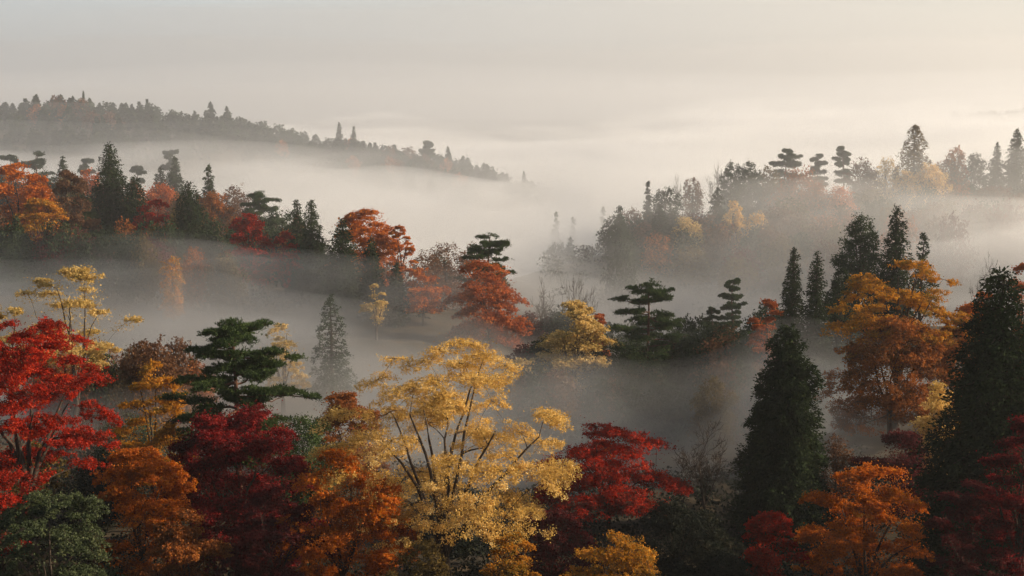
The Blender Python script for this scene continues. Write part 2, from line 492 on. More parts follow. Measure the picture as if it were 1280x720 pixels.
T_('maple', 1088, 582, 60, 215, 9, 'orange', 'amber orange maple with open sprays beside the small red maple on the right', G_FORE,
   pads=64, flat=0.2, padsize=0.20, cb=0.15, dens=.7, droop=.35, fill=.2)
T_('maple', 966, 636, 59, 100, 6, 'red', 'small ruby red maple at the foot of the dark cone shaped conifer', G_FORE, pads=30, flat=.4, padsize=.32, cb=.1, peak=.15)
T_('conifer', 1252, 334, 66, 185, 22, 'cedar', 'huge nearly black conifer rising at the right edge', 'big dark conifers on the near slope',
   clusters=300, lump=0.22, pw=0.46, cb=.02, wob=.15, dens=1.6, leafpx=2.5)
T_('maple', 1288, 520, 58, 130, 9, 'crimson', 'deep red maple in front of the huge nearly black conifer', G_FORE, pads=36, flat=.34, cb=.1)
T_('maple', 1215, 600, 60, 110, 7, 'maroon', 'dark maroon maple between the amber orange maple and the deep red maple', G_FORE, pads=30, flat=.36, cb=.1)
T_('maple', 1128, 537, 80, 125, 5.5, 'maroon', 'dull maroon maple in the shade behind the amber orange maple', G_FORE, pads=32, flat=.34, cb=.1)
T_('weeping', 1178, 478, 86, 62, 8.5, 'gold', 'narrow weeping golden tree leaning against the huge dark conifer', 'golden trees in the valley', lean=.3)
T_('maple', 186, 450, 80, 105, 10.5, 'amber', 'upright amber tree in thin mist between scarlet maple and layered pine', 'golden trees in the valley', pads=44, padsize=.27, dens=.6, flat=.4, cb=.12, peak=.15, lean=-.1)
T_('pine', 291, 393, 74, 232, 15, 'pine', 'large layered green pine with bare trunk above the dark crimson maple', 'layered pines',
   tiers=8, cb=0.38, per=6, padk=0.21, topw=.58, midw=.3, seed=7, tj=.45, bend=.012, thickpad=.13, leafpx=1.5, dens=.8)
T_('round', 378, 520, 82, 80, 6, 'pine', 'soft green rounded pine right of the layered pine trunk', 'bushes on the near slope', cb=.1)
T_('maple', 215, 528, 76, 64, 5, 'amber', 'small dull amber dome below the left side of the layered pine', 'golden trees in the valley', pads=20, dens=.7)
T_('maple', 85, 331, 95, 165, 10.5, 'palegold', 'sparse pale golden tree with thin visible branches above the scarlet maple', 'golden trees in the valley',
   pads=30, flat=0.16, padsize=.24, cb=.45, dens=.42, droop=.2, thick=.7, fill=.1)
T_('maple', 8, 372, 92, 90, 8.5, 'palegold', 'faint pale golden tree at the left edge behind the scarlet maple', 'golden trees in the valley', pads=16, flat=.3, dens=.4)
T_('maple', 40, 553, 70, 85, 5.5, 'olive', 'olive gold shrub tucked under the scarlet maple', 'bushes on the near slope', pads=24)
T_('maple', 432, 490, 90, 120, 7, 'rust', 'dull brown tree behind the left sprays of the golden maple', G_FORE, pads=40, flat=.4, cb=.1, peak=.2)
T_('maple', 640, 662, 56, 80, 4.5, 'amber', 'small amber maple under the right side of the golden maple', G_FORE, pads=20, flat=.24, droop=.6)
T_('maple', 535, 678, 56, 130, 4.5, 'olive', 'olive brown shrub at the foot of the golden maple', 'bushes on the near slope', pads=36, dens=.8, cb=.05, fork=.05, droop=.5, flat=.45, name='shrub')
T_('round', 1047, 543, 82, 50, 5, 'brown', 'small pale brown tree right of the dark cone shaped conifer', 'bushes on the near slope', pads=20, dens=.5)
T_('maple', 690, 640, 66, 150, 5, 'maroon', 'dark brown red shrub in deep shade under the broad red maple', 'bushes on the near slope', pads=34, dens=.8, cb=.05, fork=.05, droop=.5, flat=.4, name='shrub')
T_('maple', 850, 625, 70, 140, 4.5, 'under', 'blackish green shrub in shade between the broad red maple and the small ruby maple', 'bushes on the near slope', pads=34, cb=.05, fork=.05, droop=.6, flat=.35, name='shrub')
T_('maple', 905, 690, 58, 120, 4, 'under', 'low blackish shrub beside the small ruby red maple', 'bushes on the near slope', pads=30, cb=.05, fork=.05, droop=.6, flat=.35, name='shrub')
T_('shrub', 130, 560, 76, 90, 5, 'under', 'dark green shrub behind the orange maple', 'bushes on the near slope', pads=24)
T_('shrub', 160, 520, 88, 90, 5, 'fir', 'grey green shrub in mist behind the upright amber tree', 'bushes on the near slope', pads=24)
T_('bare', 152, 440, 84, 70, 9, None, 'thin leafless tree between the scarlet maple and the upright amber tree', 'leafless trees in the mist', depth=4, bark=BARK)
# ---- valley middle
T_('pine', 810, 350, 134, 132, 13.5, 'pine', 'layered pine standing alone in the middle of the misty valley', 'layered pines', tiers=8, cb=.32, per=4, topw=.55, midw=.35, seed=2)
T_('maple', 716, 377, 128, 98, 9.5, 'palegold', 'pale golden tree with cloud like tiers left of the lone valley pine', 'golden trees in the valley', pads=34, flat=.24, padsize=.34, droop=.2, cb=.1, peak=.55)
T_('maple', 612, 324, 160, 108, 11, 'coral', 'coral orange maple with drooping right side in the valley centre', 'orange trees on the middle slope', pads=48, flat=.3, droop=.5, cb=.12, lean=.15)
T_('pine', 612, 288, 172, 100, 13, 'pine', 'slim layered pine rising behind the coral orange maple', 'layered pines', tiers=7, cb=.45, per=4, topw=.55, seed=14)
T_('maple', 528, 335, 168, 66, 9, 'orange', 'orange brown tree left of the coral orange maple', 'orange trees on the middle slope', pads=28, flat=.4)
T_('conifer', 495, 327, 166, 32, 9, 'cedar', 'small dark spire conifer under a bare snag at the end of the conifer row', 'conifers of the middle slope', clusters=105, pw=.55)
T_('bare', 492, 305, 170, 40, 12, None, 'bare pointed snag rising behind the small dark spire conifer', 'leafless trees in the mist', depth=3, bark=BARK)
T_('conifer', 464, 296, 170, 44, 11, 'cedar', 'dark narrow conifer in front of the orange umbrella maple', 'conifers of the middle slope', clusters=135, pw=.5)
T_('conifer', 427, 274, 176, 56, 14, 'cedar', 'broad dark conifer left of the orange umbrella maple', 'conifers of the middle slope', clusters=165, pw=.45)
T_('maple', 462, 262, 188, 96, 13, 'orange', 'orange umbrella maple rising behind two dark conifers', 'orange trees on the middle slope', pads=44, flat=.26, droop=.4, cb=.2, lean=.12)
T_('maple', 500, 282, 184, 40, 9, 'orange', 'small orange tree at the right side of the orange umbrella maple', 'orange trees on the middle slope', pads=20, flat=.3)
T_('conifer', 371, 249, 194, 41, 15, 'fir', 'left one of the twin pointed conifers behind the red maples', 'conifers of the middle slope', clusters=150, pw=.55)
T_('conifer', 389, 249, 190, 46, 15.5, 'fir', 'right one of the twin pointed conifers behind the red maples', 'conifers of the middle slope', clusters=165, pw=.55)
T_('conifer', 396, 300, 182, 49, 9, 'cedar', 'low dark conifer at the foot of the twin pointed conifers', 'conifers of the middle slope', clusters=120, pw=.5)
T_('conifer', 413, 368, 118, 54, 14, 'fir', 'see through greyish conifer alone in thick mist above the golden maple', 'conifers of the middle slope', clusters=105, lump=.26, pw=.5, dens=.35, cb=.2, shell=.5, inner=False)
T_('maple', 470, 355, 150, 42, 6, 'palegold', 'pale yellow shrub below the conifer row', 'golden trees in the valley', pads=18, dens=.6)
T_('bare', 676, 344, 172, 46, 10, None, 'rounded leafless tree right of the coral orange maple', 'leafless trees in the mist', depth=4)
T_('bare', 718, 342, 176, 34, 11, None, 'slender leafless tree above the pale golden tiered tree', 'leafless trees in the mist', depth=4)
T_('bare', 740, 356, 170, 46, 9, None, 'fan shaped leafless tree between pale golden tree and lone pine', 'leafless trees in the mist', depth=4)
T_('round', 556, 303, 205, 62, 12, 'brown', 'hazy brown tree behind the orange brown tree', 'hazy brown trees', pads=26, dens=.5)
T_('round', 592, 306, 212, 66, 12, 'brown', 'hazy brown tree left of the slim layered pine', 'hazy brown trees', pads=26, dens=.5)
T_('round', 530, 314, 200, 46, 10, 'brown', 'thin brown tree between the bare snag and hazy brown tree', 'hazy brown trees', pads=20, dens=.4)
T_('maple', 746, 391, 150, 46, 6, 'coral', 'dull coral bush peeping between pale golden tree and lone pine', 'orange trees on the middle slope', pads=18)
T_('round', 700, 420, 140, 90, 6, 'olive', 'dark olive shrub under the pale golden tiered tree', 'shrubs of the middle slope', pads=22)
T_('round', 780, 425, 128, 110, 6, 'cedar', 'dark green shrub under the left side of the lone pine', 'shrubs of the middle slope', pads=28)
T_('round', 850, 420, 138, 100, 7, 'cedar', 'dark green shrub under the right side of the lone pine', 'shrubs of the middle slope', pads=28)
T_('pine', 918, 346, 182, 44, 13, 'pine', 'ghostly pale pine fading in mist above the dark valley trees', 'layered pines', tiers=6, cb=.4, per=4, topw=.6)
T_('pine', 892, 382, 172, 46, 10, 'cedar', 'dark pine below the ghostly pale pine', 'layered pines', tiers=6, cb=.2, per=4)
T_('round', 905, 405, 150, 100, 9, 'cedar', 'wide dark tree in the shadowed hollow left of the rust red maple', 'shrubs of the middle slope', pads=30)
T_('maple', 960, 374, 130, 54, 9, 'coral', 'rust red maple beside the pair of tall dark conifers', 'orange trees on the middle slope', pads=30, flat=.4, cb=.1)
T_('conifer', 993, 308, 124, 46, 18, 'cedar', 'taller left conifer of the dark pair right of the hollow', 'big dark conifers right of the hollow', clusters=225, pw=.48, lump=.23, wob=.16)
T_('conifer', 1022, 314, 122, 50, 17.5, 'cedar', 'right conifer of the dark pair right of the hollow', 'big dark conifers right of the hollow', clusters=225, pw=.48, lump=.23, wob=.16)
T_('round', 1050, 335, 126, 44, 13, 'cedar', 'dark rounded tree between the dark conifer pair and orange maple', 'shrubs of the middle slope', pads=28)
T_('round', 1077, 270, 142, 66, 17, 'fir', 'tall round topped green tree above the big orange maple', 'shrubs of the middle slope', pads=40, padsize=.26, flat=.7, cb=.1, dens=.8, peak=.5)
T_('conifer', 1122, 256, 140, 56, 18, 'cedar', 'tall dark conifer touching the round topped green tree', 'big dark conifers right of the hollow', clusters=225, pw=.5, lump=.24)
T_('conifer', 1155, 289, 148, 30, 13, 'fir', 'thin see through conifer right of the tall dark conifer', 'big dark conifers right of the hollow', clusters=51, lump=.34, dens=.4, cb=.3, pw=.4, shell=.3, inner=False)
T_('maple', 1130, 325, 101, 188, 14, 'amber', 'big glowing orange maple with umbrella crown on the right', 'orange trees on the middle slope',
   pads=66, flat=.14, droop=.55, padsize=.22, cb=.42, limbs=10, peak=.22, seed=16, fill=.10, infill=.03, dens=.6)
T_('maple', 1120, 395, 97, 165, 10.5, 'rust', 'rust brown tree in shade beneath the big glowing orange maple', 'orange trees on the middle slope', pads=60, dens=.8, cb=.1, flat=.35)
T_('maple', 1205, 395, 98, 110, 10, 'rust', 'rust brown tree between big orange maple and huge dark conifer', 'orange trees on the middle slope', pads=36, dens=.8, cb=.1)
T_('maple', 1222, 358, 108, 80, 10.5, 'orange', 'orange maple behind the tip of the huge dark conifer', 'orange trees on the middle slope', pads=30, flat=.3)
T_('bare', 1240, 310, 122, 66, 12, None, 'pale leafless tree behind the tip of the huge dark conifer', 'leafless trees in the mist', depth=5)
T_('maple', 1285, 323, 104, 60, 12, 'coral', 'coral pink maple at the right edge behind the huge dark conifer', 'orange trees on the middle slope', pads=24, flat=.35)
T_('round', 893, 472, 110, 56, 5.5, 'olive', 'dull olive shrub alone in the dark misty hollow', 'shrubs of the middle slope', pads=20)
T_('maple', 645, 446, 122, 80, 5.5, 'palegold', 'faint cream shrub in mist behind the top of the golden maple', 'golden trees in the valley', pads=20, dens=.5)
T_('maple', 352, 405, 116, 70, 8.5, 'palegold', 'faint cream tree in mist right of the layered pine', 'golden trees in the valley', pads=22, dens=.4)
T_('round', 120, 428, 104, 110, 8.5, 'brown', 'hazy brown tree in mist right of the scarlet maple top', 'hazy brown trees', pads=30, dens=.4)
T_('weeping', 214, 320, 168, 32, 9, 'amber', 'hanging golden tree at the mist edge under the left conifers', 'golden trees in the valley', pads=20, dens=.7)
# ---- middle left slope
T_('conifer', 136, 177, 205, 98, 22, 'cedar', 'tallest dark conifer of the left slope with ragged crown', 'conifers of the left slope', clusters=300, pw=.8, lump=.2, wob=.22)
T_('conifer', 168, 219, 203, 49, 15, 'cedar', 'shorter dark conifer against the right side of the tallest conifer', 'conifers of the left slope', clusters=120, pw=.45)
T_('conifer', 104, 240, 200, 54, 13, 'cedar', 'dark conifer against the lower left side of the tallest conifer', 'conifers of the left slope', clusters=135, pw=.5)
T_('maple', 20, 203, 200, 100, 14, 'orange', 'reddish orange tree at the left end of the left slope', 'orange trees on the left slope', pads=40, flat=.4, cb=.1)
T_('maple', 84, 214, 196, 70, 14, 'brown', 'brown tree with pale stem left of the tallest conifer', 'orange trees on the left slope', pads=34, flat=.45, cb=.1)
T_('maple', 48, 246, 188, 70, 11, 'amber', 'golden amber tree in front of the reddish orange tree', 'orange trees on the left slope', pads=30, flat=.25)
T_('maple', 190, 247, 198, 62, 11, 'red', 'bright red maple between two dark conifers on the left slope', 'red maples on the left slope', pads=34, flat=.35, cb=.1)
T_('conifer', 235, 225, 198, 63, 15, 'cedar', 'smooth dark cone conifer right of the bright red maple', 'conifers of the left slope', clusters=210, pw=.5, lump=.2, wob=.08)
T_('conifer', 260, 205, 232, 32, 14, 'fir', 'pale narrow conifer behind the smooth dark cone conifer', 'conifers of the left slope', clusters=90, pw=.6)
T_('conifer', 218, 194, 262, 32, 15, 'fir', 'taller of two misty grey conifers behind the bright red maple', 'conifers of the left slope', clusters=90)
T_('conifer', 200, 208, 262, 37, 13, 'fir', 'shorter of two misty grey conifers behind the bright red maple', 'conifers of the left slope', clusters=90)
T_('pine', 323, 237, 226, 90, 14, 'pine', 'broad layered pine above the round red maple', 'layered pines', tiers=6, cb=.3, per=4, topw=.55, seed=9)
T_('maple', 310, 267, 194, 66, 10, 'red', 'round red maple below the broad layered pine', 'red maples on the left slope', pads=36, flat=.45, cb=.1)
T_('maple', 356, 289, 190, 44, 8.5, 'red', 'smaller red maple right of the round red maple', 'red maples on the left slope', pads=24, flat=.4, cb=.1)
T_('round', 266, 240, 224, 46, 10, 'rust', 'hazy orange tree beside the smooth dark cone conifer', 'orange trees on the left slope', pads=22)
T_('round', 202, 230, 238, 50, 10, 'coral', 'hazy pink tree behind the bright red maple', 'orange trees on the left slope', pads=22)
T_('round', 292, 234, 240, 50, 10, 'brown', 'beige misty tree left of the broad layered pine', 'hazy brown trees', pads=22, dens=.6)
T_('round', 112, 209, 236, 36, 11, 'coral', 'hazy red tree in the gap left of the tallest conifer', 'orange trees on the left slope', pads=20)
T_('conifer', 78, 196, 240, 34, 14, 'fir', 'small grey conifer above the brown tree with pale stem', 'conifers of the left slope', clusters=90, pw=.6)
T_('pine', 12, 192, 262, 60, 14, 'fir', 'misty flat topped pine at the left end of the left slope', 'layered pines', tiers=5, cb=.3, per=4, topw=.75)
T_('pine', 45, 187, 268, 52, 15, 'fir', 'misty flat topped pine above the golden amber tree', 'layered pines', tiers=5, cb=.3, per=4, topw=.75)
T_('pine', 108, 197, 290, 30, 12, 'fir', 'tiny ghostly pine just left of the tallest conifer', 'layered pines', tiers=4, cb=.4, per=4, topw=.8)
T_('pine', 170, 206, 290, 26, 12, 'fir', 'tiny ghostly pine just right of the tallest conifer', 'layered pines', tiers=4, cb=.4, per=4, topw=.8)
T_('pine', 216, 186, 310, 30, 15, 'fir', 'tiny ghostly pine above the two misty grey conifers', 'layered pines', tiers=4, cb=.5, per=4, topw=.8)
T_('round', 10, 290, 176, 90, 10, 'cedar', 'dark green tree in shade at the lower left of the left slope', 'shrubs of the left slope', pads=28)
T_('round', 75, 282, 180, 90, 9, 'maroon', 'dark brown tree in shade below the golden amber tree', 'shrubs of the left slope', pads=28)
T_('round', 135, 290, 184, 90, 8, 'cedar', 'dark tree in shade at the foot of the tallest conifer', 'shrubs of the left slope', pads=28)
T_('round', 190, 300, 186, 60, 7, 'maroon', 'dark maroon shrub below the bright red maple', 'shrubs of the left slope', pads=22)
T_('round', 270, 275, 200, 60, 8, 'fir', 'grey green tree between smooth cone conifer and round red maple', 'shrubs of the left slope', pads=24)
T_('round', 345, 262, 212, 60, 9, 'fir', 'grey green tree under the broad layered pine', 'shrubs of the left slope', pads=24)
# ---- right ridge
T_('conifer', 1145, 155, 330, 60, 25, 'olive', 'tallest sunlit conifer of the right ridge', 'conifers of the right ridge', clusters=150, pw=.55, lump=.2, shell=.4, dens=.7, inner=False)
T_('round', 1163, 204, 322, 44, 14, 'gold', 'golden tree against the right foot of the tallest sunlit conifer', 'golden trees of the right ridge', pads=30, flat=.7)
T_('round', 1133, 213, 320, 30, 12, 'gold', 'smaller golden tree against the left foot of the tallest sunlit conifer', 'golden trees of the right ridge', pads=22, flat=.7)
T_('pine', 983, 184, 340, 56, 17, 'pine', 'widest flat topped pine on the right ridge', 'layered pines', tiers=6, cb=.4, per=4, topw=.6, seed=31)
T_('pine', 1022, 191, 342, 30, 15, 'pine', 'small flat topped pine between two others on the right ridge', 'layered pines', tiers=5, cb=.4, per=4, topw=.6)
T_('pine', 1055, 181, 342, 30, 17, 'pine', 'slender tiered pine rightmost of three on the right ridge', 'layered pines', tiers=5, cb=.5, per=4, topw=.6)
T_('round', 915, 203, 330, 34, 15, 'fir', 'dark round tree at the left end of the right ridge crest', 'broadleaf trees of the right ridge', pads=22)
T_('round', 937, 201, 332, 36, 15, 'fir', 'dark round tree right of the first ridge crest tree', 'broadleaf trees of the right ridge', pads=22)
T_('round', 960, 208, 334, 34, 14, 'olive', 'olive tree left of the widest ridge pine', 'broadleaf trees of the right ridge', pads=22)
T_('bare', 896, 202, 336, 30, 14, None, 'leafless tree at the left end of the right ridge crest', 'leafless trees in the mist', depth=4)
T_('bare', 846, 218, 330, 24, 11, None, 'thin leafless tree among low trees left of the right ridge', 'leafless trees in the mist', depth=4)
T_('round', 866, 221, 326, 28, 11, 'brown', 'hazy brown tree beside the leafless trees of the right ridge', 'hazy brown trees', pads=18, dens=.6)
T_('round', 1000, 210, 318, 70, 14, 'rust', 'orange brown tree below the widest ridge pine', 'broadleaf trees of the right ridge', pads=34)
T_('round', 1050, 233, 305, 46, 9, 'orange', 'bright orange tree on the slope of the right ridge', 'golden trees of the right ridge', pads=24, flat=.35)
T_('round', 1020, 228, 308, 40, 10, 'rust', 'rust tree left of the bright orange ridge tree', 'broadleaf trees of the right ridge', pads=20)
T_('round', 1080, 200, 330, 44, 15, 'brown', 'brown tree left of the golden ridge trees', 'broadleaf trees of the right ridge', pads=24)
T_('round', 1108, 196, 334, 36, 16, 'palegold', 'pale misty golden tree left of the tallest sunlit conifer', 'golden trees of the right ridge', pads=22, dens=.6)
T_('round', 1195, 184, 330, 36, 17, 'rust', 'rust topped tree right of the golden ridge trees', 'broadleaf trees of the right ridge', pads=24)
T_('round', 1220, 192, 332, 36, 16, 'fir', 'dark round tree right of the rust topped tree', 'broadleaf trees of the right ridge', pads=22)
T_('conifer', 1247, 178, 330, 30, 18, 'fir', 'shorter conifer left of the conifer at the ridge end', 'conifers of the right ridge', clusters=105, pw=.6)
T_('conifer', 1272, 160, 328, 42, 22, 'fir', 'sunlit conifer at the right end of the right ridge', 'conifers of the right ridge', clusters=135, pw=.6)
T_('round', 918, 250, 290, 26, 10, 'gold', 'upright golden tree low on the left part of the right ridge', 'golden trees of the right ridge', pads=18, flat=.7)
T_('round', 946, 265, 286, 32, 9, 'gold', 'pointed golden tree at the mist edge right of the upright golden tree', 'golden trees of the right ridge', pads=20, flat=.7)
T_('round', 858, 271, 285, 38, 8, 'palegold', 'pale golden tree low at the left foot of the right ridge', 'golden trees of the right ridge', pads=20)
T_('conifer', 897, 234, 300, 30, 13, 'cedar', 'dark narrow conifer beside the upright golden ridge tree', 'conifers of the right ridge', clusters=90, pw=.5)
T_('conifer', 775, 256, 268, 44, 14, 'fir', 'ragged grey conifer standing in mist at the left foot of the right ridge', 'conifers of the right ridge', clusters=120, tier=9, pw=.7)
T_('conifer', 810, 226, 312, 15, 9, 'cedar', 'tiny dark cone conifer on the left shoulder of the right ridge', 'conifers of the right ridge', clusters=60, pw=.6)
T_('round', 832, 234, 305, 44, 10, 'cedar', 'low dark round tree right of the tiny dark cone conifer', 'broadleaf trees of the right ridge', pads=22)
T_('conifer', 826, 254, 285, 41, 12, 'cedar', 'dark wide conifer behind the pale golden foot tree', 'conifers of the right ridge', clusters=90, pw=.6)
T_('conifer', 695, 264, 430, 20, 20, 'fir', 'first of two faint tiny conifers in the bluish mist', 'conifers in the bluish mist', clusters=45)
T_('conifer', 716, 271, 425, 20, 20, 'fir', 'second faint tiny conifer right of the first in bluish mist', 'conifers in the bluish mist', clusters=45)
T_('conifer', 713, 296, 330, 20, 17, 'fir', 'small dark conifer in a clump low in the bluish mist', 'conifers in the bluish mist', clusters=60)
T_('round', 697, 303, 330, 34, 14, 'fir', 'low rounded clump beside the small dark conifer in bluish mist', 'conifers in the bluish mist', pads=18)
T_('conifer', 754, 258, 400, 18, 20, 'fir', 'faint low conifer left of the ragged grey conifer', 'conifers in the bluish mist', clusters=45)
_r = random.Random(4)
for _i in range(78):
    _px = 770 + 560 * ((_i * .61803) % 1.0)
    _lo = float(np.interp(_px, [770, 820, 900, 1000, 1100, 1330], [262, 262, 240, 236, 232, 222]))
    _hi = float(np.interp(_px, [770, 820, 900, 1000, 1100, 1330], [305, 330, 336, 305, 285, 262]))
    _f = _r.uniform(0, 1)
    _py = _lo + (_hi - _lo) * _f + _r.uniform(-5, 5)
    _D = 316 - 74 * _f
    T_('round', _px, _py, _D, _r.uniform(34, 56), _r.uniform(8, 11), _r.choice(['cedar', 'fir', 'brown', 'brown', 'olive', 'maroon', 'rust']),
       'shaded tree in the dark crowd on the flank of the right ridge', 'shaded trees on the flank of the right ridge',
       proto='flank%d' % (_i % 4), pH=9.5, pW=9.5, pN=2600, pleaf=.45, rot=_r.uniform(0, 6.28))
# ---- far left ridge
def _crest(px):
    return float(np.interp(px, [-200, 0, 60, 100, 160, 220, 280, 340, 400, 460, 520, 570, 620, 670, 720],
                           [118, 128, 122, 120, 126, 134, 142, 156, 168, 176, 186, 196, 210, 230, 262]))
for _px, _py, _w, _H, _c, _l in (
        (45, 118, 18, 18, 'cedar', 'broad dark conifer near the left end of the far left ridge'),
        (104, 114, 8, 17, 'fir', 'thin spire at the highest point of the far left ridge'),
        (184, 124, 14, 16, 'fir', 'paired pointed treetop on the far left ridge above the tallest conifer'),
        (263, 128, 18, 19, 'cedar', 'tall dark conifer in the middle of the far left ridge'),
        (284, 134, 20, 18, 'cedar', 'wide dark conifer next to the tall one on the far left ridge'),
        (424, 153, 12, 17, 'cedar', 'left spire of two on the right half of the far left ridge'),
        (442, 158, 12, 17, 'fir', 'right spire of two on the right half of the far left ridge'),
        (560, 184, 15, 14, 'cedar', 'pointed conifer right of the flat pine on the far left ridge'),
        (655, 214, 10, 11, 'cedar', 'last small conifer where the far left ridge sinks into mist')):
    T_('conifer', _px, _py, 715, _w, _H, _c, _l, 'conifers of the far left ridge', proto='ridgecone%d' % (int(_px) % 3), pH=15, pW=6.5, pN=900, pleaf=.85, pw=.6, clusters=90)
T_('pine', 534, 176, 712, 24, 15, 'pine', 'flat layered pine on the falling end of the far left ridge', 'layered pines', tiers=5, cb=.35, per=4, topw=.6)
for _i in range(250):
    _px = -50 + 745 * ((_i * 0.61803) % 1.0) + _r.uniform(-4, 4)
    _row = _r.choice([0, 0, 1, 1, 2, 3, 4])
    if _row >= 3 and _px > 600:
        continue
    _py = _crest(_px) + (1, 6, 14, 26, 40)[_row] * (1.0 if _px < 420 else .72) + _r.uniform(-4, 4)
    _D = (735, 708, 680, 645, 615)[_row]
    if _r.random() < .70:
        T_('conifer', _px, _py, _D, _r.uniform(14, 21), _r.uniform(11, 15), _r.choice(['cedar', 'fir', 'fir']),
           'mist faded pointed treetop in the crowd covering the far left ridge', 'crowd of conifers on the far left ridge',
           proto='ridgecone%d' % (_i % 3), pH=15, pW=6.5, pN=900, pleaf=.85, pw=.6, clusters=60, rot=_r.uniform(0, 6.28))
    else:
        T_('round', _px, _py, _D, _r.uniform(18, 28), _r.uniform(7, 10), _r.choice(['rust', 'brown', 'fir', 'fir', 'cedar', 'fir', 'cedar']),
           'mist faded rounded treetop in the crowd covering the far left ridge', 'crowd of broadleaf trees on the far left ridge',
           proto='ridgeround%d' % (_i % 3), pH=11, pW=11, pN=900, pleaf=1.0, rot=_r.uniform(0, 6.28))
for _i in range(48):
    _px = 1186 + 120 * _r.random() if _i > 6 else 1078 + _i * 6
    _py = float(np.interp(_px, [1050, 1110, 1150, 1190, 1290], [145, 143, 146, 140, 135])) + _r.uniform(-2, 5)
    T_('conifer', _px, _py, 1600 + _r.uniform(-30, 30), _r.uniform(7, 12), _r.uniform(9, 12), 'fir',
       'barely visible tiny conifer on the faint far ridge beyond the right ridge', 'tiny conifers on the farthest ridge',
       proto='ridgecone%d' % (_i % 3), pH=15, pW=6.5, pN=900, pleaf=.85, pw=.6, clusters=90, rot=_r.uniform(0, 6.28))

for _i in range(84):
    _px = -60 + 690 * ((_i * .61803) % 1.0) + _r.uniform(-6, 6)
    _row = _r.choice([0, 1, 2, 3])
    _base = float(np.interp(_px, [-60, 60, 140, 220, 300, 380, 460, 540, 640], [215, 222, 240, 246, 262, 282, 292, 318, 345]))
    _py = _base + (-6, 14, 34, 54)[_row] + _r.uniform(-5, 5)
    if _px > 370 and _row > 0:
        continue
    _D = (232, 208, 190, 177)[_row]
    _c = _r.choice(['fir', 'cedar', 'fir', 'brown', 'rust', 'olive', 'maroon', 'coral'] if _px < 430 else ['brown', 'brown', 'rust', 'fir', 'olive'])
    T_('round' if _r.random() < .75 else 'conifer', _px, _py, _D, _r.uniform(34, 54), _r.uniform(9, 12), _c,
       'half hidden tree in the crowd filling the left slope between taller trees', 'crowd of trees filling the left slope',
       proto='slope%d' % (_i % 4), pH=11, pW=9.5, pN=4600, pleaf=.36, rot=_r.uniform(0, 6.28))
for _i in range(52):
    _px = 640 + 330 * ((_i * .61803) % 1.0)
    _row = _r.choice([0, 1, 2, 3])
    _py = float(np.interp(_px, [640, 700, 760, 830, 900, 970], [395, 396, 414, 418, 392, 385])) + (-8, 14, 36, 66)[_row] + _r.uniform(-5, 5)
    _D = (172, 150, 132, 118)[_row]
    T_('round', _px, _py, _D, _r.uniform(44, 70), _r.uniform(6, 8), _r.choice(['fir', 'cedar', 'cedar', 'cedar', 'brown', 'maroon']),
       'dim tree in the shadowed wood around the lone valley pine', 'dim trees in the shadowed valley wood',
       proto='vale%d' % (_i % 4), pH=7.5, pW=6.5, pN=5400, pleaf=.27, rot=_r.uniform(0, 6.28))
for _i in range(16):
    _px = 60 + 190 * ((_i * .61803) % 1.0)
    _py = 428 + _r.uniform(-8, 40)
    T_('round', _px, _py, 100 + _r.uniform(-4, 10), _r.uniform(46, 70), _r.uniform(5.5, 8), _r.choice(['brown', 'brown', 'olive', 'fir', 'rust']),
       'brown grey tree dissolving in mist behind the upright amber tree', 'misty trees behind the amber tree',
       proto='vale%d' % (_i % 4), pH=7.5, pW=6.5, pN=5400, pleaf=.27, rot=_r.uniform(0, 6.28))

for _i in range(14):
    _px = 1330 + 330 * ((_i * .61803) % 1.0)
    _D = _r.uniform(70, 150)
    _p = float(np.interp(_D, [70, 150], [520, 380]))
    T_('round', _px, _p, _D, 110 * 75 / _D, _r.uniform(7, 9), _r.choice(['rust', 'brown', 'cedar', 'maroon', 'amber']),
       'autumn tree on the wooded shoulder beyond the huge nearly black conifer', 'trees on the wooded shoulder to the right',
       proto='vale%d' % (_i % 4), pH=7.5, pW=6.5, pN=5400, pleaf=.27, rot=_r.uniform(0, 6.28))


# ------------------------------------------------------------------ terrain
ctrl = []                                     # (bearing, ln distance, height, weight)


def cpt(px, D, z, w=1.0):
    a = math.atan2((px - 640.0) / F / cp, 1.0)
    ctrl.append((a, math.log(D), z, w))


for t in TREES:
    p = at(t['px'], t['py'], t['D'])
    cpt(t['px'], t['D'], p[2] - t['H'])
# far left ridge
RIDGE = [(-900, 120), (-500, 112), (-200, 118), (0, 128), (60, 122), (100, 120), (160, 126), (220, 134), (280, 142), (340, 156), (400, 168),
         (460, 176), (520, 186), (570, 196), (620, 210), (670, 230), (720, 262)]
for px, py in RIDGE:
    z = at(px, py, 720)[2] - 12
    cpt(px, 720, z, 1.5); cpt(px, 780, z - 3, 1); cpt(px, 670, z - 9, 1); cpt(px, 610, z - 26, 1); cpt(px, 540, z - 44, 1)
    cpt(px, 900, z - 40, 1); cpt(px, 1050, z - 52, 1)
for px in range(760, 1800, 80):
    cpt(px, 600, ZC - 62); cpt(px, 900, ZC - 66); cpt(px, 1150, ZC - 60)
# far right ridge
for px, py in ((1000, 160), (1080, 146), (1140, 142), (1200, 139), (1280, 137), (1500, 130), (1900, 130)):
    z = at(px, py, 1600)[2] - 11
    cpt(px, 1600, z, 2); cpt(px, 1400, z - 40); cpt(px, 1900, z - 20)
